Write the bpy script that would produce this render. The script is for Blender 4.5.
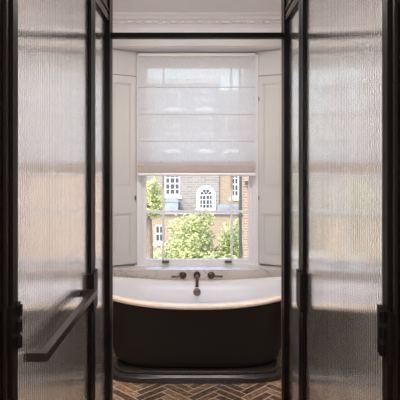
import bpy, bmesh, math, random
from mathutils import Vector, Matrix
random.seed(7)
for o in list(bpy.data.objects): bpy.data.objects.remove(o)
S = bpy.context.scene
COL = S.collection
PI = math.pi

# ------------------------------------------------------------------ camera
cd = bpy.data.cameras.new('camera'); cam = bpy.data.objects.new('camera', cd); COL.objects.link(cam)
cam.location = (0, 0, 1.6); cam.rotation_euler = (PI/2, 0, 0)
cd.sensor_width = 36; cd.lens = 36*526/400; cd.shift_x = 0.0075; cd.shift_y = -0.0975
cd.clip_start = 0.05; cd.clip_end = 300
S.camera = cam
# ------------------------------------------------------------------ world, sun, lights, exposure
W = bpy.data.worlds.new('world'); S.world = W; W.use_nodes = True
wn = W.node_tree.nodes; wl = W.node_tree.links
sky = wn.new('ShaderNodeTexSky'); sky.sky_type = 'NISHITA'; sky.sun_disc = False
sky.sun_elevation = math.radians(42); sky.sun_rotation = math.radians(200); sky.air_density = 1.3; sky.dust_density = 2.5
bg = wn['Background']; wl.new(sky.outputs[0], bg.inputs[0]); bg.inputs[1].default_value = 0.62
def light(name, kind, loc, rot, energy, color, **k):
    l = bpy.data.lights.new(name, kind); o = bpy.data.objects.new(name, l); COL.objects.link(o)
    o.location = loc; o.rotation_euler = rot; l.energy = energy; l.color = color
    for a, v in k.items(): setattr(l, a, v)
    return o
light('sun', 'SUN', (0, 0, 20), (math.radians(50), 0, math.radians(-25)), 1.6, (1, .95, .86), angle=0.02)
light('bedroom_fill', 'AREA', (0, -2.0, 2.1), (PI/2, 0, 0), 84, (.97, .97, 1.0), shape='RECTANGLE', size=3.0, size_y=1.2)  # added fill from the camera side; no window is built behind it
light('ceiling_fill_left', 'AREA', (-.3, 3.35, 2.84), (0, 0, 0), 14, (1, .97, .95), shape='DISK', size=.35)  # added fill pair brightening the bathroom, without fixtures
light('ceiling_fill_right', 'AREA', (.3, 3.35, 2.84), (0, 0, 0), 14, (1, .97, .95), shape='DISK', size=.35)
light('cubicle_fill_left', 'AREA', (-1.0, 1.7, 2.84), (0, 0, 0), 32, (1, .92, .84), shape='DISK', size=.75, spread=1.7)  # added fill pair brightening what shows through the fluted glass
light('cubicle_fill_right', 'AREA', (1.0, 1.7, 2.84), (0, 0, 0), 22, (1, .92, .84), shape='DISK', size=.75, spread=1.9)
vs = S.view_settings
vs.view_transform = 'Standard'; vs.look = 'None'; vs.gamma = 1; vs.use_curve_mapping = False; vs.exposure = 0.14

# ------------------------------------------------------------------ materials
def mat(name, col, rough=.5, metal=0, noise=None, bump=None, **k):
    m = bpy.data.materials.new(name); m.use_nodes = True
    n = m.node_tree.nodes; l = m.node_tree.links; p = n['Principled BSDF']
    p.inputs['Roughness'].default_value = rough; p.inputs['Metallic'].default_value = metal
    p.inputs['Base Color'].default_value = (*col, 1)
    for a, v in k.items(): p.inputs[a.replace('_', ' ')].default_value = v
    tc = n.new('ShaderNodeTexCoord')
    if noise:   # (scale, second colour, detail, lo, hi)
        t = n.new('ShaderNodeTexNoise'); t.inputs['Scale'].default_value = noise[0]; t.inputs['Detail'].default_value = noise[2]
        l.new(tc.outputs['Object'], t.inputs['Vector'])
        r = n.new('ShaderNodeValToRGB'); r.color_ramp.elements[0].position = noise[3]; r.color_ramp.elements[1].position = noise[4]
        r.color_ramp.elements[0].color = (*col, 1); r.color_ramp.elements[1].color = (*noise[1], 1)
        l.new(t.outputs['Fac'], r.inputs[0]); l.new(r.outputs[0], p.inputs['Base Color'])
    if bump:    # (scale, strength)
        t = n.new('ShaderNodeTexNoise'); t.inputs['Scale'].default_value = bump[0]; l.new(tc.outputs['Object'], t.inputs['Vector'])
        b = n.new('ShaderNodeBump'); b.inputs['Strength'].default_value = bump[1]; b.inputs['Distance'].default_value = .002
        l.new(t.outputs['Fac'], b.inputs['Height']); l.new(b.outputs[0], p.inputs['Normal'])
    return m
M = {}
M['paint'] = mat('wall_paint', (.63, .585, .56), .6, noise=(3, (.59, .55, .525), 3, .3, .7))
M['ceiling'] = mat('ceiling_paint', (.84, .81, .81), .7)
M['joinery'] = mat('joinery_paint', (.64, .61, .585), .4, noise=(2, (.61, .58, .555), 2, .3, .7))
M['white'] = mat('white_gloss_paint', (.78, .76, .77), .3)
M['bronze'] = mat('dark_bronze', (.0045, .0028, .0022), .40, .0, noise=(6, (.0065, .004, .003), 3, .3, .7), Specular_IOR_Level=.3, IOR=1.22)
M['bronze_face'] = mat('lit_bronze_face', (.012, .008, .0065), .45, 0, Specular_IOR_Level=.3, IOR=1.25)  # lighter copy of the bronze, for faces that catch the light
M['handle'] = mat('bronze_pull', (.022, .013, .010), .34, .35)
M['bronze_edge'] = mat('bronze_edge_highlight', (.30, .22, .17), .28, .9)  # edge highlights put into the colour of thin strips
M['shell'] = mat('tub_outer_paint', (.0125, .0095, .008), .45, bump=(60, .06), Specular_IOR_Level=.4, IOR=1.3)
M['plinth'] = mat('tub_plinth_paint', (.020, .016, .014), .26)
M['enamel'] = mat('white_enamel', (.74, .72, .745), .24)
M['rim'] = mat('warm_reflection_enamel', (.86, .70, .56), .2, Coat_Weight=.3)  # warm reflected light on the rim put into its base colour
M['taps'] = mat('oil_rubbed_bronze', (.085, .055, .05), .28, .7)
M['overflow'] = mat('polished_bronze_cap', (.26, .17, .14), .3, .6)
M['cushion'] = mat('iron', (.05, .045, .04), .5, .5)
# marble with veins
def marble(name, a, b, v, scale=2.2, rough=.22, attr=None):
    m = bpy.data.materials.new(name); m.use_nodes = True; n = m.node_tree.nodes; l = m.node_tree.links; p = n['Principled BSDF']
    p.inputs['Roughness'].default_value = rough
    tc = n.new('ShaderNodeTexCoord')
    t = n.new('ShaderNodeTexNoise'); t.inputs['Scale'].default_value = scale; t.inputs['Detail'].default_value = 6; t.inputs['Distortion'].default_value = 1.2
    r = n.new('ShaderNodeValToRGB'); e = r.color_ramp.elements; e[0].position = .35; e[0].color = (*a, 1); e[1].position = .68; e[1].color = (*b, 1)
    t2 = n.new('ShaderNodeTexNoise'); t2.inputs['Scale'].default_value = scale*1.7; t2.inputs['Detail'].default_value = 8; t2.inputs['Distortion'].default_value = 2.5
    r2 = n.new('ShaderNodeValToRGB'); e = r2.color_ramp.elements; e[0].position = .47; e[0].color = (0, 0, 0, 1); e[1].position = .53; e[1].color = (0, 0, 0, 1)
    q = r2.color_ramp.elements.new(.5); q.color = (1, 1, 1, 1)
    src = tc.outputs['Object']
    if attr:
        at = n.new('ShaderNodeAttribute'); at.attribute_name = attr
        va = n.new('ShaderNodeVectorMath'); va.operation = 'MULTIPLY_ADD'; va.inputs[1].default_value = (37, 37, 37)
        l.new(at.outputs['Color'], va.inputs[0]); l.new(src, va.inputs[2]); src = va.outputs[0]
    l.new(src, t.inputs['Vector']); l.new(src, t2.inputs['Vector'])
    mx = n.new('ShaderNodeMix'); mx.data_type = 'RGBA'
    l.new(t.outputs['Fac'], r.inputs[0]); l.new(t2.outputs['Fac'], r2.inputs[0])
    l.new(r2.outputs[0], mx.inputs['Factor']); l.new(r.outputs[0], mx.inputs['A']); mx.inputs['B'].default_value = (*v, 1)
    out = mx.outputs['Result']
    if attr:
        m2 = n.new('ShaderNodeMix'); m2.data_type = 'RGBA'; m2.blend_type = 'MULTIPLY'; m2.inputs['Factor'].default_value = 1
        sr = n.new('ShaderNodeSeparateColor'); l.new(at.outputs['Color'], sr.inputs[0])
        r3 = n.new('ShaderNodeValToRGB'); e = r3.color_ramp.elements; e[0].color = (.38, .35, .34, 1); e[1].color = (1.2, 1.15, 1.1, 1)
        l.new(sr.outputs[0], r3.inputs[0]); l.new(out, m2.inputs['A']); l.new(r3.outputs[0], m2.inputs['B']); out = m2.outputs['Result']
    l.new(out, p.inputs['Base Color'])
    return m
M['marble'] = marble('pale_marble', (.58, .52, .49), (.68, .63, .60), (.47, .40, .37), 2.0)
M['tile'] = marble('brown_marble_tile', (.11, .055, .026), (.30, .165, .078), (.75, .60, .45), 14, .3, 'tone')
M['grout'] = mat('grout', (.55, .42, .31), .8)

def glass_thin():
    m = bpy.data.materials.new('window_glass'); m.use_nodes = True; n = m.node_tree.nodes; l = m.node_tree.links
    n.remove(n['Principled BSDF']); tr = n.new('ShaderNodeBsdfTransparent'); g = n.new('ShaderNodeBsdfGlossy'); g.inputs['Roughness'].default_value = .02
    f = n.new('ShaderNodeFresnel'); f.inputs['IOR'].default_value = 1.3; mx = n.new('ShaderNodeMixShader')
    l.new(f.outputs[0], mx.inputs[0]); l.new(tr.outputs[0], mx.inputs[1]); l.new(g.outputs[0], mx.inputs[2])
    l.new(mx.outputs[0], n['Material Output'].inputs[0]); return m
M['pane'] = glass_thin()
m = mat('reeded_glass', (.97, .975, .97), .05); m.node_tree.nodes['Principled BSDF'].inputs['Transmission Weight'].default_value = 1
m.node_tree.nodes['Principled BSDF'].inputs['IOR'].default_value = 1.48; M['reeded'] = m
def sheer(name, col, see, thick):
    m = bpy.data.materials.new(name); m.use_nodes = True; n = m.node_tree.nodes; l = m.node_tree.links
    n.remove(n['Principled BSDF'])
    tc = n.new('ShaderNodeTexCoord'); mp = n.new('ShaderNodeMapping'); l.new(tc.outputs['Object'], mp.inputs[0])
    mp.inputs['Scale'].default_value = (260, 1, 40); t = n.new('ShaderNodeTexNoise'); t.inputs['Scale'].default_value = 1; l.new(mp.outputs[0], t.inputs['Vector'])
    r = n.new('ShaderNodeValToRGB'); r.color_ramp.elements[0].color = (*[c*.86 for c in col], 1); r.color_ramp.elements[1].color = (*col, 1)
    r.color_ramp.elements[0].position = .3; r.color_ramp.elements[1].position = .7; l.new(t.outputs['Fac'], r.inputs[0])
    d = n.new('ShaderNodeBsdfDiffuse'); ts = n.new('ShaderNodeBsdfTranslucent'); tr = n.new('ShaderNodeBsdfTransparent')
    l.new(r.outputs[0], d.inputs[0]); l.new(r.outputs[0], ts.inputs[0])
    a = n.new('ShaderNodeMixShader'); a.inputs[0].default_value = thick; l.new(d.outputs[0], a.inputs[1]); l.new(ts.outputs[0], a.inputs[2])
    b = n.new('ShaderNodeMixShader'); b.inputs[0].default_value = see; l.new(a.outputs[0], b.inputs[1]); l.new(tr.outputs[0], b.inputs[2])
    l.new(b.outputs[0], n['Material Output'].inputs[0]); return m
M['linen'] = sheer('sheer_linen', (.90, .885, .885), .085, .58)
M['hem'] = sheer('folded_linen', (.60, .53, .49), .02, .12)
def brick(name, a, b, mortar, w, h):
    m = bpy.data.materials.new(name); m.use_nodes = True; n = m.node_tree.nodes; l = m.node_tree.links; p = n['Principled BSDF']
    p.inputs['Roughness'].default_value = .9
    tc = n.new('ShaderNodeTexCoord'); sp = n.new('ShaderNodeSeparateXYZ'); l.new(tc.outputs['Object'], sp.inputs[0])
    ad = n.new('ShaderNodeMath'); ad.operation = 'ADD'; l.new(sp.outputs[0], ad.inputs[0]); l.new(sp.outputs[1], ad.inputs[1])
    cb = n.new('ShaderNodeCombineXYZ'); l.new(ad.outputs[0], cb.inputs[0]); l.new(sp.outputs[2], cb.inputs[1])
    t = n.new('ShaderNodeTexBrick'); t.inputs['Scale'].default_value = 1; t.inputs['Brick Width'].default_value = w; t.inputs['Row Height'].default_value = h
    t.inputs['Mortar Size'].default_value = h*.13; t.inputs['Color1'].default_value = (*a, 1); t.inputs['Color2'].default_value = (*b, 1); t.inputs['Mortar'].default_value = (*mortar, 1)
    l.new(cb.outputs[0], t.inputs['Vector']); l.new(t.outputs[0], p.inputs['Base Color']); return m
M['stock'] = brick('stock_brick', (.22, .215, .21), (.165, .16, .16), (.27, .26, .25), .45, .15)
M['yellow'] = brick('yellow_brick', (.27, .215, .15), (.21, .17, .12), (.30, .27, .22), .3, .1)
M['red'] = brick('red_brick', (.25, .175, .135), (.20, .14, .11), (.36, .32, .29), .22, .075)
M['stone'] = mat('portland_stone', (.62, .60, .57), .85, noise=(2, (.5, .48, .46), 4, .3, .7))
M['outwhite'] = mat('exterior_white_paint', (.8, .8, .8), .5)
M['slate'] = mat('lead_sheet', (.18, .22, .27), .5, noise=(1.5, (.24, .28, .33), 3, .3, .7))
M['darkpane'] = mat('dark_window_glass', (.05, .065, .085), .15)
M['pipe'] = mat('cast_iron_paint', (.05, .05, .055), .5)
M['leaf'] = mat('sunlit_leaf', (.30, .38, .15), .5, noise=(1.3, (.50, .54, .28), 3, .3, .7))
M['leaf2'] = mat('pale_leaf', (.40, .48, .18), .5, noise=(1.6, (.58, .60, .30), 3, .3, .7))
for k in ('leaf', 'leaf2'):
    p = M[k].node_tree.nodes['Principled BSDF']; p.inputs['Transmission Weight'].default_value = 0; p.inputs['Subsurface Weight'].default_value = 0
M['bark'] = mat('bark', (.16, .12, .09), .9, noise=(8, (.24, .19, .15), 5, .3, .7))
M['ground'] = mat('courtyard_paving', (.34, .32, .30), .9, noise=(1, (.26, .25, .24), 4, .3, .7))

# ------------------------------------------------------------------ helpers
def obj(name, bm, mats, parent=None, smooth=False, bevel=0):
    if bevel:
        bmesh.ops.bevel(bm, geom=[e for e in bm.edges], offset=bevel, segments=2, profile=.7, affect='EDGES')
    bmesh.ops.recalc_face_normals(bm, faces=bm.faces)
    me = bpy.data.meshes.new(name); bm.to_mesh(me); bm.free()
    for mm in (mats if isinstance(mats, (list, tuple)) else [mats]): me.materials.append(mm)
    if smooth:
        for p in me.polygons: p.use_smooth = True
    o = bpy.data.objects.new(name, me); COL.objects.link(o)
    if parent: o.parent = parent; o.matrix_parent_inverse = Matrix.Translation(parent.location).inverted()
    return o
def tag(o, label=None, cat=None, group=None, kind=None):
    if label: o['label'] = label
    if cat: o['category'] = cat
    if group: o['group'] = group
    if kind: o['kind'] = kind
    return o
def thing(name, loc, label, cat, group=None, kind=None):
    o = bpy.data.objects.new(name, None); COL.objects.link(o); o.location = loc; o.empty_display_size = .1
    return tag(o, label, cat, group, kind)
def box(bm, x0, x1, y0, y1, z0, z1, mi=0):
    v = [bm.verts.new(c) for c in ((x0,y0,z0),(x1,y0,z0),(x1,y1,z0),(x0,y1,z0),(x0,y0,z1),(x1,y0,z1),(x1,y1,z1),(x0,y1,z1))]
    for f in ((0,3,2,1),(4,5,6,7),(0,1,5,4),(1,2,6,5),(2,3,7,6),(3,0,4,7)):
        fc = bm.faces.new([v[i] for i in f]); fc.material_index = mi
def boxm(*a, **k):
    bm = bmesh.new(); box(bm, *a, **k); return bm
def prism(bm, pts, axis, a, b, mi=0):   # closed profile extruded along an axis; pts are the other two coords in xyz order
    def P(p, t):
        return {'x': (t, p[0], p[1]), 'y': (p[0], t, p[1]), 'z': (p[0], p[1], t)}[axis]
    A = [bm.verts.new(P(p, a)) for p in pts]; B = [bm.verts.new(P(p, b)) for p in pts]
    n = len(pts)
    for i in range(n):
        f = bm.faces.new((A[i], A[(i+1)%n], B[(i+1)%n], B[i])); f.material_index = mi
    f = bm.faces.new(A); f.material_index = mi; f = bm.faces.new(B[::-1]); f.material_index = mi
def tube(bm, pts, rad, seg=14):
    rings = []
    for i, p in enumerate(pts):
        p = Vector(p); d = (Vector(pts[min(i+1, len(pts)-1)]) - Vector(pts[max(i-1, 0)])).normalized()
        u = d.orthogonal().normalized() if i == 0 else (u - d*u.dot(d)).normalized()
        w = d.cross(u); r = rad[i] if isinstance(rad, (list, tuple)) else rad
        rings.append([bm.verts.new(p + (u*math.cos(2*PI*k/seg) + w*math.sin(2*PI*k/seg))*r) for k in range(seg)])
    for a, b in zip(rings, rings[1:]):
        for k in range(seg): bm.faces.new((a[k], a[(k+1)%seg], b[(k+1)%seg], b[k]))
    bm.faces.new(rings[0][::-1]); bm.faces.new(rings[-1])
def smooth_angle(o, deg=40):
    for p in o.data.polygons: p.use_smooth = True
    bm = bmesh.new(); bm.from_mesh(o.data)
    for e in bm.edges:
        if len(e.link_faces) == 2 and e.calc_face_angle(0) > math.radians(deg): e.smooth = False
    bm.to_mesh(o.data); bm.free(); return o

# ------------------------------------------------------------------ room shell
H = 2.86; WX = 1.45; WY = 4.60
OX0, OX1, OZ0, OZ1 = -.83, .83, .60, 2.60      # window niche in the window wall
bm = bmesh.new()
box(bm, -WX-.1, OX0, WY, WY+.42, 0, H+.1); box(bm, OX1, WX+.1, WY, WY+.42, 0, H+.1)
box(bm, OX0, -.56, 4.84, WY+.42, OZ0, OZ1); box(bm, .57, OX1, 4.84, WY+.42, OZ0, OZ1); box(bm, OX0, OX1, WY, WY+.42, OZ1, H+.1); box(bm, OX0, OX1, WY, WY+.42, 0, OZ0)
tag(obj('wall_back', bm, M['paint']), kind='structure')
bm = boxm(-WX-.1, -WX, 1.2, WY, 0, H+.1); tag(obj('wall_left', bm, M['paint']), kind='structure')
bm = boxm(WX, WX+.1, 1.2, WY, 0, H+.1); tag(obj('wall_right', bm, M['paint']), kind='structure')
bm = bmesh.new(); box(bm, -2.1, -.56, 1.1, 1.2, 0, H+.1); box(bm, .56, 2.1, 1.1, 1.2, 0, H+.1)
tag(obj('wall_front', bm, M['paint']), kind='structure')
bm = bmesh.new(); box(bm, -2.2, -2.1, -2.1, 1.2, 0, H+.1); box(bm, 2.1, 2.2, -2.1, 1.2, 0, H+.1); box(bm, -2.2, 2.2, -2.2, -2.1, 0, H+.1)
tag(obj('wall_bedroom', bm, M['paint']), kind='structure')
bm = boxm(-2.2, 2.2, -2.2, WY+.42, H, H+.12); tag(obj('ceiling', bm, M['ceiling']), kind='structure')

# herringbone floor
bm = bmesh.new(); box(bm, -2.2, 2.2, -2.2, WY, -.06, 0)
lay = bm.loops.layers.color.new('tone')
w = .064; n = 4; g = .0035; ca = math.cos(PI/4)
def tile(x0, y0, x1, y1):
    x0, y0, x1, y1 = x0*w+g, y0*w+g, x1*w-g, y1*w-g
    R = lambda x, y: ((x-y)*ca - .02, (x+y)*ca + 3.6)
    cx, cy = R((x0+x1)/2, (y0+y1)/2)
    if not (-1.4 < cx < 1.4 and 1.25 < cy < 4.5): return
    c = random.random(); c2 = random.random(); b = .0006
    lo = [bm.verts.new((*R(*q), 0)) for q in ((x0,y0),(x1,y0),(x1,y1),(x0,y1))]
    hi = [bm.verts.new((*R(*q), .0006)) for q in ((x0+b,y0+b),(x1-b,y0+b),(x1-b,y1-b),(x0+b,y1-b))]
    fs = [bm.faces.new(hi)] + [bm.faces.new((lo[i], lo[(i+1)%4], hi[(i+1)%4], hi[i])) for i in range(4)]
    for f in fs:
        f.material_index = 1
        for lp in f.loops: lp[lay] = (c, c2, random.random()*.0 + c2, 1)
for m_ in range(-8, 9):
    for k in range(-90, 91):
        tile(k+2*n*m_, k, k+n+2*n*m_, k+1)
        tile(k-1+2*n*m_, k, k+2*n*m_, k+n)
tag(obj('floor', bm, [M['grout'], M['tile']]), kind='structure')

bm = boxm(-1.445, -.565, 1.21, 2.93, .0008, .055)
tag(obj('shower_tray', bm, M['white'], bevel=.01), 'pale shower tray on the floor behind the left fluted glass door', 'shower tray')
bm = boxm(.565, 1.445, 1.21, 2.93, .0008, .006); tag(obj('trim_9', bm, M['marble']), 'added pale marble slab lightening the view behind the right glass door', kind='structure')  # added slab, kept pale to brighten the lower right glass
# cornice on the window wall: moulded profile with a band of small leaves
bm = bmesh.new()
prof = [(WY, 2.715), (WY-.02, 2.715), (WY-.022, 2.728), (WY-.012, 2.733), (WY-.016, 2.76), (WY-.04, 2.785), (WY-.075, 2.80), (WY-.08, 2.812), (WY-.10, 2.815), (WY-.12, 2.835), (WY-.15, 2.845), (WY-.155, H), (WY, H)]
prism(bm, prof, 'x', -WX, WX)
x = -1.4
while x < 1.4:
    for s in range(5):
        a0, a1 = PI*s/5, PI*(s+1)/5
        q = [(x+.028*math.cos(a0), WY-.060-.035*math.sin(a0)), (x+.028*math.cos(a1), WY-.060-.035*math.sin(a1)), (x, WY-.03)]
        prism(bm, q, 'z', 2.786, 2.806)
    x += .075
tag(obj('trim_1', bm, M['ceiling']), 'cream moulded cornice with a leaf band along the window wall', kind='structure')

# ------------------------------------------------------------------ window: splayed shutters, frame, sashes
# architrave over the niche
bm = bmesh.new()
prism(bm, [(WY, 2.60), (WY-.010, 2.60), (WY-.014, 2.606), (WY-.010, 2.614), (WY-.010, 2.66), (WY-.014, 2.668), (WY-.010, 2.676), (WY-.010, 2.70), (WY, 2.70)], 'x', -.90, .90)
tag(obj('trim_2', bm, M['joinery']), 'cream moulded architrave across the top of the window recess', kind='structure')
FY = 4.78
tag(obj('trim_10', boxm(-.82, .82, WY+.002, FY-.001, 2.596, 2.600), M['white']), 'white soffit board of the window recess', kind='structure')
win = thing('window_1', (0, FY, .66), 'white painted sash window with narrow margin panes, behind the bathtub', 'window', kind='structure')
fx0, fx1, fz0, fz1 = -.545, .555, .655, 2.56
gx0, gx1, gz0, gz1 = -.465, .475, .70, 2.46
bm = bmesh.new()
box(bm, fx0, gx0-.035, FY, FY+.14, fz0, fz1); box(bm, gx1+.035, fx1, FY, FY+.14, fz0, fz1)
box(bm, gx0-.035, gx1+.035, FY, FY+.14, gz1+.03, fz1)
box(bm, fx0, gx0-.05, FY-.02, FY, fz0, fz1); box(bm, gx1+.05, fx1, FY-.02, FY, fz0, fz1)
obj('window_frame', bm, M['white'], win)
bm = boxm(fx0-.02, fx1+.02, FY-.06, FY+.22, .635, .66); obj('window_sill', bm, M['white'], win, bevel=.004)
def sash(y, z0, z1, br):
    bm = bmesh.new(); t = .035; d = .04
    box(bm, gx0-.035, gx0, y, y+d, z0-br, z1+.03); box(bm, gx1, gx1+.035, y, y+d, z0-br, z1+.03)
    box(bm, gx0, gx1, y, y+d, z0-br, z0); box(bm, gx0, gx1, y, y+d, z1, z1+.03)
    zm = (z0+z1)/2
    for bx in (-.310, .318): box(bm, bx-.010, bx+.010, y+.004, y+d-.004, z0, z1)
    box(bm, gx0, gx1, y+.006, y+d-.006, zm-.010, zm+.010)
    s = obj('sash', bm, M['white'], win)
    bm = boxm(gx0-.005, gx1+.005, y+d/2-.002, y+d/2+.002, z0-.005, z1+.005); obj('pane', bm, M['pane'], s)
    return s
zmid = 1.572
lo = sash(FY+.03, gz0, zmid, .04)
up = sash(FY+.08, zmid+.01, gz1, .03)
for lx in (-.285, .285):
    bm = boxm(lx-.032, lx+.032, FY+.0, FY+.034, gz0-.026, gz0-.010); box(bm, lx-.028, lx+.028, FY-.012, FY+.004, gz0-.016, gz0-.004)
    tag(obj('sash_lift', bm, M['taps'], lo), 'dark bronze sash lift')
# splayed panelled shutters
def shutter(side):
    lab = 'panelled cream shutter folded into the %s side of the window recess' % ('left' if side < 0 else 'right')
    xi, yi, xo, yo = side*.548, FY+.0, side*.80, 4.625
    root = thing('window_shutter', (side*.67, 4.70, .66), lab, 'shutter', 'window shutters')
    u = Vector((xo-xi, yo-yi, 0)); L = u.length; u.normalize()
    nrm = Vector((-u.y, u.x, 0))
    if nrm.y > 0: nrm = -nrm                 # towards the room
    def slab(bm, a, b, z0, z1, d0, d1):
        c = []
        for z in (z0, z1):
            for (s, d) in ((a, d0), (b, d0), (b, d1), (a, d1)):
                p = Vector((xi, yi, z)) + u*s + nrm*d; c.append(bm.verts.new(p))
        for f in ((0,3,2,1),(4,5,6,7),(0,1,5,4),(1,2,6,5),(2,3,7,6),(3,0,4,7)): bm.faces.new([c[i] for i in f])
    def leaf(name, z0, z1, panels):
        bm = bmesh.new(); st = .055
        slab(bm, 0, L, z0, z1, -.030, -.012)
        slab(bm, 0, st, z0, z1, -.012, 0); slab(bm, L-st, L, z0, z1, -.012, 0)
        prev = z0
        for (a, b) in panels + [(z1, z1)]:
            slab(bm, st, L-st, prev, a, -.012, 0); prev = b
        for (a, b) in panels:                # raised moulding around each panel
            for q in ((st, st+.010, a, b), (L-st-.010, L-st, a, b), (st, L-st, a, a+.010), (st, L-st, b-.010, b)):
                slab(bm, *q, -.012, -.005)
            slab(bm, st+.030, L-st-.030, a+.030, b-.030, -.012, -.007)
        return obj(name, bm, M['joinery'], root)
    leaf('shutter_leaf', .672, 2.366, [(.74, 1.13), (1.36, 2.30)])
    leaf('upper_panel', 2.371, 2.592, [])
    for z in ((1.265,) if side < 0 else (1.265, 2.16)):
        p = Vector((xi, yi, z)) + u*.012 + nrm*.0
        bm = boxm(p.x-.005, p.x+.005, p.y-.012, p.y-.002, z-.02, z+.02)
        tag(obj('hinge', bm, M['taps'], root), 'small dark metal hinge')
    return root
shutter(-1); shutter(1)
# marble ledge behind the tub
bm = boxm(-1.4, 1.4, 4.555, 4.598, .0008, .66)
tag(obj('marble_ledge', bm, M['marble'], bevel=.003), 'pale veined marble ledge and splashback running behind the bathtub', 'ledge')
bm = boxm(-.83, .83, 4.60, FY-.065, .60, .66); tag(obj('trim_8', bm, M['marble']), 'pale marble floor of the window recess', kind='structure')

# ------------------------------------------------------------------ roman blind
bl = thing('roman_blind', (-.005, 4.70, 2.55), 'sheer white linen roman blind half lowered over the window', 'blind')
BX0, BX1 = -.528, .520
folds = [2.535, 2.262, 2.02, 1.778, 1.575]
bm = bmesh.new(); nx = 24; rows = []
for i in range(len(folds)-1):
    a, b = folds[i], folds[i+1]
    for s in range(8):
        t = s/8; rows.append((4.715 - .010*math.sin(PI*t) + .006*t, a+(b-a)*t))
rows.append((4.72, folds[-1]))
grid = [[bm.verts.new((BX0+(BX1-BX0)*k/nx, y+.0015*math.sin(k*1.7+z*5), z)) for k in range(nx+1)] for (y, z) in rows]
for a, b in zip(grid, grid[1:]):
    for k in range(nx): bm.faces.new((a[k], a[k+1], b[k+1], b[k]))
obj('fabric', bm, M['linen'], bl, smooth=True)
for z in folds[1:-1]:
    bm = bmesh.new(); prism(bm, [(4.706, z-.002), (4.712, z-.004), (4.720, z-.002), (4.720, z+.003), (4.708, z+.003)], 'x', BX0, BX1)
    obj('batten_pocket', bm, M['linen'], bl)
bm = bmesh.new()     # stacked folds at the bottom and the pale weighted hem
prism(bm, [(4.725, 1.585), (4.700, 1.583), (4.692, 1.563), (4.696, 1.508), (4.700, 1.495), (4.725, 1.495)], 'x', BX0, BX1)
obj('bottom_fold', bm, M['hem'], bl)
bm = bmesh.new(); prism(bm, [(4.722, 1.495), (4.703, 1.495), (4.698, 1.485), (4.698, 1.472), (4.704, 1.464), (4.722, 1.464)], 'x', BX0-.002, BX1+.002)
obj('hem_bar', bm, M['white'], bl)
bm = boxm(BX0, BX1, 4.70, 4.735, 2.535, 2.562); obj('head_rail', bm, M['joinery'], bl)
bm = bmesh.new(); box(bm, BX0+.02, BX1-.02, 4.722, 4.735, 1.60, 1.606); obj('back_batten', bm, M['white'], bl)

# ------------------------------------------------------------------ bathtub
TY = 4.145; TZ = 0
tub = thing('bathtub', (0, TY, 0), 'freestanding black boat bath with white enamel inside on a black plinth', 'bathtub')
NS = 96
def ring(bm, a, b, z, lift=0, ex=2.5, A=.85):
    r = []
    for k in range(NS):
        t = 2*PI*k/NS; c, s = math.cos(t), math.sin(t)
        x = a*math.copysign(abs(c)**(2/ex), c); y = b*math.copysign(abs(s)**(2/ex), s)
        r.append(bm.verts.new((x, TY+y, z + lift*(abs(x)/A)**2.2)))
    return r
def loft(name, specs, m, closed_end=None, parent=tub):
    bm = bmesh.new(); rs = [ring(bm, *s) for s in specs]
    for p, q in zip(rs, rs[1:]):
        for k in range(NS): bm.faces.new((p[k], p[(k+1)%NS], q[(k+1)%NS], q[k]))
    if closed_end in ('last', 'both'): bm.faces.new(rs[-1])
    if closed_end in ('first', 'both'): bm.faces.new(rs[0][::-1])
    return smooth_angle(obj(name, bm, m, parent), 35)
LF = .092
loft('outer_shell', [(.822, .352, .546, LF, 2.5), (.80, .347, .50, LF*.9, 2.5), (.765, .341, .42, LF*.7, 2.6), (.72, .336, .33, LF*.5, 2.8), (.685, .331, .24, .02, 3.1),
                     (.655, .326, .18, .01, 3.4), (.635, .322, .14, 0, 3.7), (.61, .316, .112, 0, 4.0), (.575, .306, .096, 0, 4.2), (.53, .29, .090, 0, 4.2), (.48, .26, .087, 0, 4.2)], M['shell'], 'last')
# rolled rim: a full round bead
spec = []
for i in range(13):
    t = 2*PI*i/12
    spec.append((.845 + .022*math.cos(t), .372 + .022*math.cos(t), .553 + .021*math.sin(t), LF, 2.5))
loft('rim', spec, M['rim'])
loft('basin', [(.832, .358, .571, LF, 2.5), (.80, .335, .569, LF, 2.5), (.785, .325, .55, LF, 2.5), (.76, .315, .50, LF*.9, 2.5), (.70, .295, .38, .03, 2.6),
               (.62, .26, .25, .01, 2.7), (.55, .22, .18, 0, 2.7), (.45, .17, .155, 0, 2.6), (.2, .08, .148, 0, 2.3)], M['enamel'], 'last')
loft('plinth', [(.60, .320, .086, 0, 5), (.622, .340, .086, 0, 5), (.634, .350, .079, 0, 5), (.636, .352, .066, 0, 5), (.630, .347, .056, 0, 5), (.636, .352, .050, 0, 5), (.652, .364, .046, 0, 5), (.658, .370, .038, 0, 5),
                (.658, .370, .0008, 0, 5), (.58, .33, .0008, 0, 5)], M['plinth'], 'both')
bm = bmesh.new(); tube(bm, [(0, TY+.322, .492), (0, TY+.300, .489), (0, TY+.295, .4885)], [.031, .031, .026], 28)
tag(smooth_angle(obj('overflow_cap', bm, M['overflow'], tub)), 'round bronze overflow cap')

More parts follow.
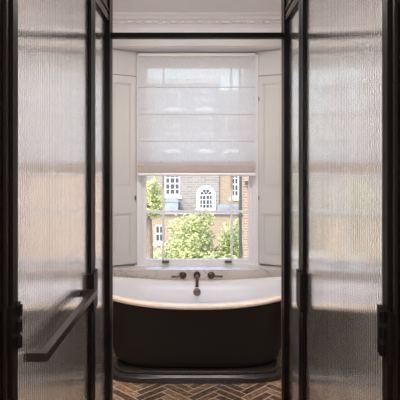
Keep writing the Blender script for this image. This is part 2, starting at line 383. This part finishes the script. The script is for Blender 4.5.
# wall mounted taps over the tub
tp = thing('bath_tap', (0, 4.555, .605), 'dark bronze wall mounted bath spout with two lever handles on the marble', 'tap')
bm = bmesh.new(); tube(bm, [(0, 4.555, .615), (0, 4.545, .615), (0, 4.540, .615)], [.030, .030, .025], 28); smooth_angle(obj('spout_plate', bm, M['taps'], tp))
bm = bmesh.new(); pts = [(0, 4.55, .615)]
for i in range(9):
    t = i/8*PI/2; pts.append((0, 4.44-.045*math.sin(t), .575+.045-.005+.0*t - .045*(1-math.cos(t))))
pts += [(0, 4.395, .562), (0, 4.395, .548)]
tube(bm, pts, [.013]*(len(pts)-1)+[.015], 16); smooth_angle(obj('spout', bm, M['taps'], tp))
for s in (-1, 1):
    bm = bmesh.new(); cx = s*.122
    tube(bm, [(cx, 4.555, .612), (cx, 4.545, .612), (cx, 4.543, .612), (cx, 4.515, .612), (cx, 4.512, .612)], [.031, .031, .020, .019, .014], 24)
    kn = smooth_angle(obj('valve_knob', bm, M['taps'], tp))
    bm = bmesh.new(); tube(bm, [(cx, 4.522, .612), (cx+s*.05, 4.520, .608), (cx+s*.098, 4.518, .607)], [.008, .0075, .009], 12)
    smooth_angle(obj('lever', bm, M['taps'], kn))

# ------------------------------------------------------------------ fluted glass doors and fixed panels along the passage
GX = .52; FI = .50; FO = .538     # glass plane, inner and outer frame faces
def reeded(bm, s, y0, y1, z0, z1, pitch=.0205, depth=.0062):
    n = max(1, round((y1-y0)/pitch)); p = (y1-y0)/n; pts = [(s*(GX+.004), y0), (s*(GX+.004), y1)][::-1]
    pr = [(s*(GX-.001), y0)]
    for i in range(n):
        for k in range(1, 17):
            t = k/16; pr.append((s*(GX-.001-(depth*math.sin(PI*t)**.8 if 0 < k < 16 else 0)), y0+p*(i+t)))
    prism(bm, pr + pts, 'z', z0, z1)
TOP = 2.385
def build_side(s):
    L = 'left' if s < 0 else 'right'
    yn = 1.469 if s < 0 else 1.420    # far edge of the near stile
    def bx(bm, xa, xb, y0, y1, z0, z1, mi=0): box(bm, min(s*xa, s*xb), max(s*xa, s*xb), y0, y1, z0, z1, mi)
    # hinge-side post
    bm = bmesh.new(); bx(bm, FI+.008, FO+.02, 1.20, yn-.090, 0, 2.60); bx(bm, FI-.001, FI+.008, yn-.090, yn-.080, 0, 2.6, 1); bx(bm, FI+.008, FO+.02, yn-.090, yn-.074, 0, 2.6)
    tag(obj('trim_%d' % (3 if s < 0 else 4), bm, [M['bronze'], M['bronze_face']]), 'dark bronze frame post on the %s at the camera end of the passage' % L, kind='structure')
    # door
    d = thing('door_%d' % (1 if s < 0 else 2), (s*GX, 1.9, .01),
              'fluted glass door in dark bronze frame on the %s%s' % (L, ', with long horizontal pull bar' if s < 0 else ', with no pull bar'), 'door', kind='structure')
    y0, y1 = yn-.068, 2.535
    bm = bmesh.new()
    bx(bm, FI+.012, FO, y0, yn-.038, .012, 2.44); bx(bm, FI, FO, yn-.038, yn, .012, 2.44, 1); bx(bm, FI, FO, 2.487, y1, .012, 2.44)
    bx(bm, FI, FO, yn, 2.487, .012, .14); bx(bm, FI, FO, yn, 2.487, TOP, 2.44)
    for (a, b) in ((yn, yn+.006), (2.481, 2.487)): bx(bm, FI+.006, FI+.016, a, b, .14, TOP)
    obj('door_frame', bm, [M['bronze'], M['bronze_face']], d)
    bm = bmesh.new(); reeded(bm, s, yn-.01, 2.497, .13, TOP+.01); g = obj('fluted_glass', bm, M['reeded'], d)
    # hinge at the near edge
    bm = bmesh.new(); h0, h1 = (1.385, 1.455) if s < 0 else (1.325, 1.425)
    bx(bm, FI-.012, FI, h0, h1, 1.085, 1.212)
    bm2 = bm
    for z in (1.092, 1.135, 1.178): tube(bm2, [(s*(FI-.014), h0+.05, z), (s*(FI-.014), h0+.05, z+.030)], .010, 12)
    obj('hinge', bm, M['bronze'], d)
    # lock case at the meeting edge
    bm = bmesh.new(); bx(bm, FI-.016, FO-.004, 2.470, 2.532, .888, 1.068)
    obj('lock_case', bm, M['bronze'], d, bevel=.003)
    if s < 0:
        bm = bmesh.new(); X0, X1 = .452, .476; zc = 1.007; hh = .0135
        pl = [(-X0, 1.585), (-X0, 2.375), (-GX+.002, 2.375), (-GX+.002, 2.345), (-X1, 2.345), (-X1, 1.615), (-GX+.002, 1.615), (-GX+.002, 1.585)]
        prism(bm, pl, 'z', zc-hh, zc+hh)
        tag(obj('pull_bar', bm, M['handle'], d, bevel=.0015), 'square dark bronze pull bar')
    # fixed panel: post, glass, end post
    f = thing('glass_panel', (s*GX, 2.75, 0), 'narrow fixed fluted glass panel beyond the %s door' % L, 'glass panel', 'fixed glass panels')
    bm = bmesh.new()
    bx(bm, FI, FO, 2.543, 2.590, .0008, 2.50)
    bx(bm, FI, FO, 2.590, 2.945, .0008, .12); bx(bm, FI, FO, 2.59, 2.945, TOP, 2.50)
    bx(bm, FI-.012, FO+.004, 2.945, 3.025, .0008, 2.855)
    bx(bm, FI-.006, FI, 2.543, 2.945, 2.440, 2.452)
    bx(bm, FI-.016, FI-.012, 3.017, 3.025, .0008, 2.855, 1)  # light strip painted as the glint on the post corner
    obj('panel_frame', bm, [M['bronze'], M['bronze_edge']], f)
    bm = bmesh.new(); bx(bm, FI-.005, FI, 2.543, 2.945, TOP+.006, TOP+.012); bx(bm, FI-.005, FI, 2.543, 2.945, TOP+.024, TOP+.030)  # two light lines put in as highlights along the panel head
    tag(obj('bead', bm, M['bronze_edge'], f), 'light metal bead drawn as a highlight line')
    bm = bmesh.new(); reeded(bm, s, 2.585, 2.95, .11, TOP+.01); obj('fluted_glass', bm, M['reeded'], f)
    bm = bmesh.new(); bx(bm, FI-.010, FO-.004, 2.545, 2.600, .888, 1.068); obj('lock_keep', bm, M['bronze'], f, bevel=.003)
    # solid head over the doors
    bm = bmesh.new(); bx(bm, FI, FO+.02, 1.2, 2.541, 2.447, 2.86)
    bx(bm, FI, FO+.02, 2.541, 2.944, 2.502, 2.86)
    tag(obj('trim_%d' % (5 if s < 0 else 6), bm, M['bronze']), 'dark bronze head panel above the %s door' % L, kind='structure')
build_side(-1); build_side(1)
bm = boxm(-(FI-.012), FI-.012, 2.96, 3.0, 2.294, 2.323)
tag(obj('trim_7', bm, M['bronze']), 'dark bronze bar crossing the passage between the end posts', kind='structure')

# ------------------------------------------------------------------ outside
bm = boxm(-40, 40, 6, 60, -9.2, -9.0); tag(obj('ground', bm, M['ground']), kind='structure')
def P(px, py, Y):   # place a measured corner at distance Y
    return ((px-197)/526*Y, Y, 1.6-(py-161)/526*Y)
def facade_window(par, Y, x0, x1, z0, z1, cols, rows, arch=False):
    t = .07
    bm = bmesh.new()
    box(bm, x0-.12, x1+.12, Y-.12, Y+.02, z0-.22, z0-.06)
    box(bm, x0, x0+t, Y-.06, Y, z0, z1); box(bm, x1-t, x1, Y-.06, Y, z0, z1); box(bm, x0, x1, Y-.06, Y, z0-.06, z0+t)
    if arch:
        cx, r = (x0+x1)/2, (x1-x0)/2
        for (ra, rb) in ((r-t, r), (r+.02, r+.16)):
            for i in range(14):
                a, b = PI*i/14, PI*(i+1)/14
                prism(bm, [(cx+ra*math.cos(a), z1+ra*math.sin(a)), (cx+rb*math.cos(a), z1+rb*math.sin(a)), (cx+rb*math.cos(b), z1+rb*math.sin(b)), (cx+ra*math.cos(b), z1+ra*math.sin(b))], 'y', Y-.08, Y-.005)
        box(bm, x0-.16, x0-.02, Y-.08, Y-.005, z0-.06, z1); box(bm, x1+.02, x1+.16, Y-.08, Y-.005, z0-.06, z1)
        for ang in (45, 90, 135):
            a = math.radians(ang); c, s_ = math.cos(a), math.sin(a); w_ = .012
            prism(bm, [(cx+.3*r*c-w_*s_, z1+.3*r*s_+w_*c), (cx+r*c-w_*s_, z1+r*s_+w_*c), (cx+r*c+w_*s_, z1+r*s_-w_*c), (cx+.3*r*c+w_*s_, z1+.3*r*s_-w_*c)], 'y', Y-.05, Y-.01)
        box(bm, x0, x1, Y-.055, Y-.01, z1-.03, z1+.03)
    else: box(bm, x0, x1, Y-.06, Y, z1-t, z1); box(bm, x0, x1, Y-.07, Y-.01, (z0+z1)/2-.035, (z0+z1)/2+.035)
    for i in range(1, cols): xx = x0+(x1-x0)*i/cols; box(bm, xx-.018, xx+.018, Y-.05, Y-.01, z0, z1)
    for j in range(1, rows): zz = z0+(z1-z0)*j/rows; box(bm, x0, x1, Y-.05, Y-.01, zz-.018, zz+.018)
    f = obj('window', bm, M['outwhite'], par)
    bm = bmesh.new()
    pts = [(x0, z0), (x1, z0)] + ([((x0+x1)/2+(x1-x0)/2*math.cos(PI*i/14), z1+(x1-x0)/2*math.sin(PI*i/14)) for i in range(15)] if arch else [(x1, z1), (x0, z1)])
    prism(bm, pts, 'y', Y-.02, Y-.004); tag(obj('pane', bm, M['darkpane'], f), 'dark reflecting glass')
YB = 34
th = thing('terrace_house', (0, YB, -9), 'tall grey and tan brick terrace house with arched window, seen across the courtyard', 'building')
k = YB/526
X = lambda px: (px-197)*k
Z = lambda py: 1.6-(py-161)*k
bm = boxm(-9, X(219), YB, YB+8, -9, Z(84)); obj('wall', bm, M['stock'], th)
bm = boxm(X(219), 9, YB+.15, YB+8, -9, Z(90)); tag(obj('wall', bm, M['yellow'], th), 'warm tan brick wall')
obj('parapet', boxm(-9.1, X(219)+.1, YB-.25, YB+8, Z(84), Z(84)+.3), M['stone'], th)
obj('stone_band', boxm(-9, X(219), YB-.08, YB, Z(172), Z(172)+.25), M['stone'], th)
for (a, b, c, d, r, q) in ((165, 180, 195, 172, 3, 4), (231, 239, 197, 172, 2, 4), (165, 180, 150, 118, 3, 4), (198, 213, 150, 118, 3, 4), (226, 240, 150, 118, 3, 4), (154, 163, 240, 224, 2, 2), (165, 180, 108, 92, 3, 3), (198, 213, 108, 92, 3, 3)):
    facade_window(th, YB if a < 219 else YB+.15, X(a), X(b), Z(c), Z(d), r, q)
facade_window(th, YB, X(199), X(213), Z(209), Z(195), 4, 3, arch=True)
# low lead-roofed wing in front of it
Y2 = 33; k2 = Y2/526; X2 = lambda px: (px-197)*k2; Z2 = lambda py: 1.6-(py-161)*k2
wg = thing('rear_extension', (0, Y2, -9), 'low yellow brick extension with blue grey lead roof below the arched window', 'building')
bm = boxm(-8, 7, Y2, YB-.3, -9, Z2(214)); obj('wall', bm, M['yellow'], wg)
bm = bmesh.new(); prism(bm, [(Y2-.2, Z2(214)), (Y2-.2, Z2(213)), (YB-.3, Z2(211.5)), (YB-.3, Z2(214))], 'x', -8.1, 7.1); obj('roof', bm, M['slate'], wg)
bm = bmesh.new(); box(bm, X2(164), X2(178), Y2+.1, YB-.3, Z2(213), Z2(202)); prism(bm, [(X2(163), Z2(202)), (X2(179), Z2(202)), (X2(177), Z2(198.5)), (X2(165), Z2(198.5))], 'y', Y2+.05, YB-.25)
tag(obj('dormer', bm, M['slate'], wg), 'blue grey lead clad dormer')
bm = bmesh.new(); box(bm, X2(218), X2(238), Y2+.3, YB-.3, Z2(213), Z2(205)); 
for i in range(14): box(bm, X2(218+i*1.5), X2(218+i*1.5)+.03, Y2-.05, Y2-.02, Z2(213), Z2(206))
box(bm, X2(218), X2(239), Y2-.06, Y2-.01, Z2(206.5), Z2(205.5))
tag(obj('railing', bm, M['slate'], wg), 'blue grey railing and plant screen')
facade_window(wg, Y2, X2(155), X2(164), Z2(242), Z2(225), 2, 2)
# red brick wing on the right with drainpipe and lantern
Y3 = 15; k3 = Y3/526
X3 = lambda px: (px-197)*k3
Z3 = lambda py: 1.6-(py-161)*k3
rb = thing('brick_wing', (X3(246), Y3, -9), 'red brick house wall at the right edge of the window view', 'building')
bm = bmesh.new(); prism(bm, [(X3(243), Y3), (X3(243)+5, Y3), (X3(243)+5, Y3+3), (X3(243)+.45, Y3+3)], 'z', -9, 7.5); obj('wall', bm, M['red'], rb)
bm = boxm(X3(243)-.1, X3(243)+5.1, Y3-.15, Y3+3, 7.5, 7.75); obj('coping', bm, M['stone'], rb)
bm = bmesh.new(); tube(bm, [(X3(240.6), Y3+.1, -9), (X3(240.6), Y3+.1, 7.4)], .042, 12)
for z in range(-8, 8, 2): box(bm, X3(240.6)-.06, X3(243)+.0, Y3+.06, Y3+.16, z, z+.07)
tag(obj('drainpipe', bm, M['pipe'], rb), 'black drainpipe')
ln = thing('wall_lantern', (X3(246.3), Y3-.15, Z3(185)), 'small dark lantern on the red brick wall', 'lamp')
bm = bmesh.new(); prism(bm, [(X3(244.8), Z3(184.5)), (X3(247.8), Z3(184.5)), (X3(248.2), Z3(180.5)), (X3(244.5), Z3(180.5))], 'y', Y3-.2, Y3-.09); obj('body', bm, M['pipe'], ln)
bm = boxm(X3(246), X3(246.6), Y3-.10, Y3-.0, Z3(182), Z3(181)); obj('bracket', bm, M['pipe'], ln)

def tree(name, label, cx, cy, ztop, R, hgt, nleaf, m, size=.11, base=-9, seed=1):
    rnd = random.Random(seed)
    t = thing(name, (cx, cy, base), label, 'tree', 'trees in the courtyard')
    cz = ztop-hgt/2
    bm = bmesh.new(); tube(bm, [(cx, cy, base), (cx+.1, cy, (base+cz)/2), (cx-.05, cy+.05, cz), (cx, cy, ztop-hgt*.25)], [.22, .17, .10, .03], 10)
    for i in range(9):
        a = i*2.4; z = cz-hgt*.35+hgt*.06*i
        tube(bm, [(cx, cy, z), (cx+.3*R*math.cos(a), cy+.3*R*math.sin(a), z+.3*hgt*.4), (cx+.5*R*math.cos(a), cy+.5*R*math.sin(a), z+.3*hgt*.6)], [.07, .045, .015], 7)
    obj('trunk', bm, M['bark'], t)
    bm = bmesh.new(); cl = []
    for i in range(90):
        v = Vector((rnd.gauss(0, 1), rnd.gauss(0, 1), rnd.gauss(0, 1))).normalized()*(.45+.5*rnd.random())
        cl.append((Vector((cx+v.x*R, cy+v.y*R, cz+v.z*hgt/2)), R*(.20+.16*rnd.random())))
    for i in range(nleaf):
        c, r = rnd.choice(cl); d = Vector((rnd.gauss(0, 1), rnd.gauss(0, 1), rnd.gauss(0, .8)))
        d = d.normalized()*r*(rnd.random()**.4); p = c+d
        u = Vector((rnd.uniform(-1, 1), rnd.uniform(-1, 1), rnd.uniform(-.6, .6))).normalized(); w_ = u.cross(Vector((rnd.uniform(-1, 1), rnd.uniform(-1, 1), rnd.uniform(-1, 1)))).normalized()
        s_ = size*rnd.uniform(.6, 1.2)
        q = [p-u*s_*.6, p+w_*s_*.28-u*s_*.1, p+u*s_*.6, p-w_*s_*.28-u*s_*.1]
        bm.faces.new([bm.verts.new(x) for x in q])
    obj('foliage', bm, m, t)
    return t
tree('leafy_tree', 'broad pale green tree filling the middle of the window view', 0.12, 20, -.42, 2.05, 5.4, 42000, M['leaf'], .13, seed=3)
tree('leafy_tree', 'tall tree with loose foliage at the left edge of the window view', -1.33, 14.5, 1.2, .45, 1.35, 2600, M['leaf2'], .09, seed=5)
tree('leafy_tree', 'low bushy tree at the right, in front of the brick wall base', 1.2, 24, -3.3, 1.2, 4.2, 9000, M['leaf2'], .12, seed=9)
tree('leafy_tree', 'low pale tree below the left margin panes', -2.15, 24, -1.95, .62, 4.0, 5000, M['leaf2'], .12, seed=12)
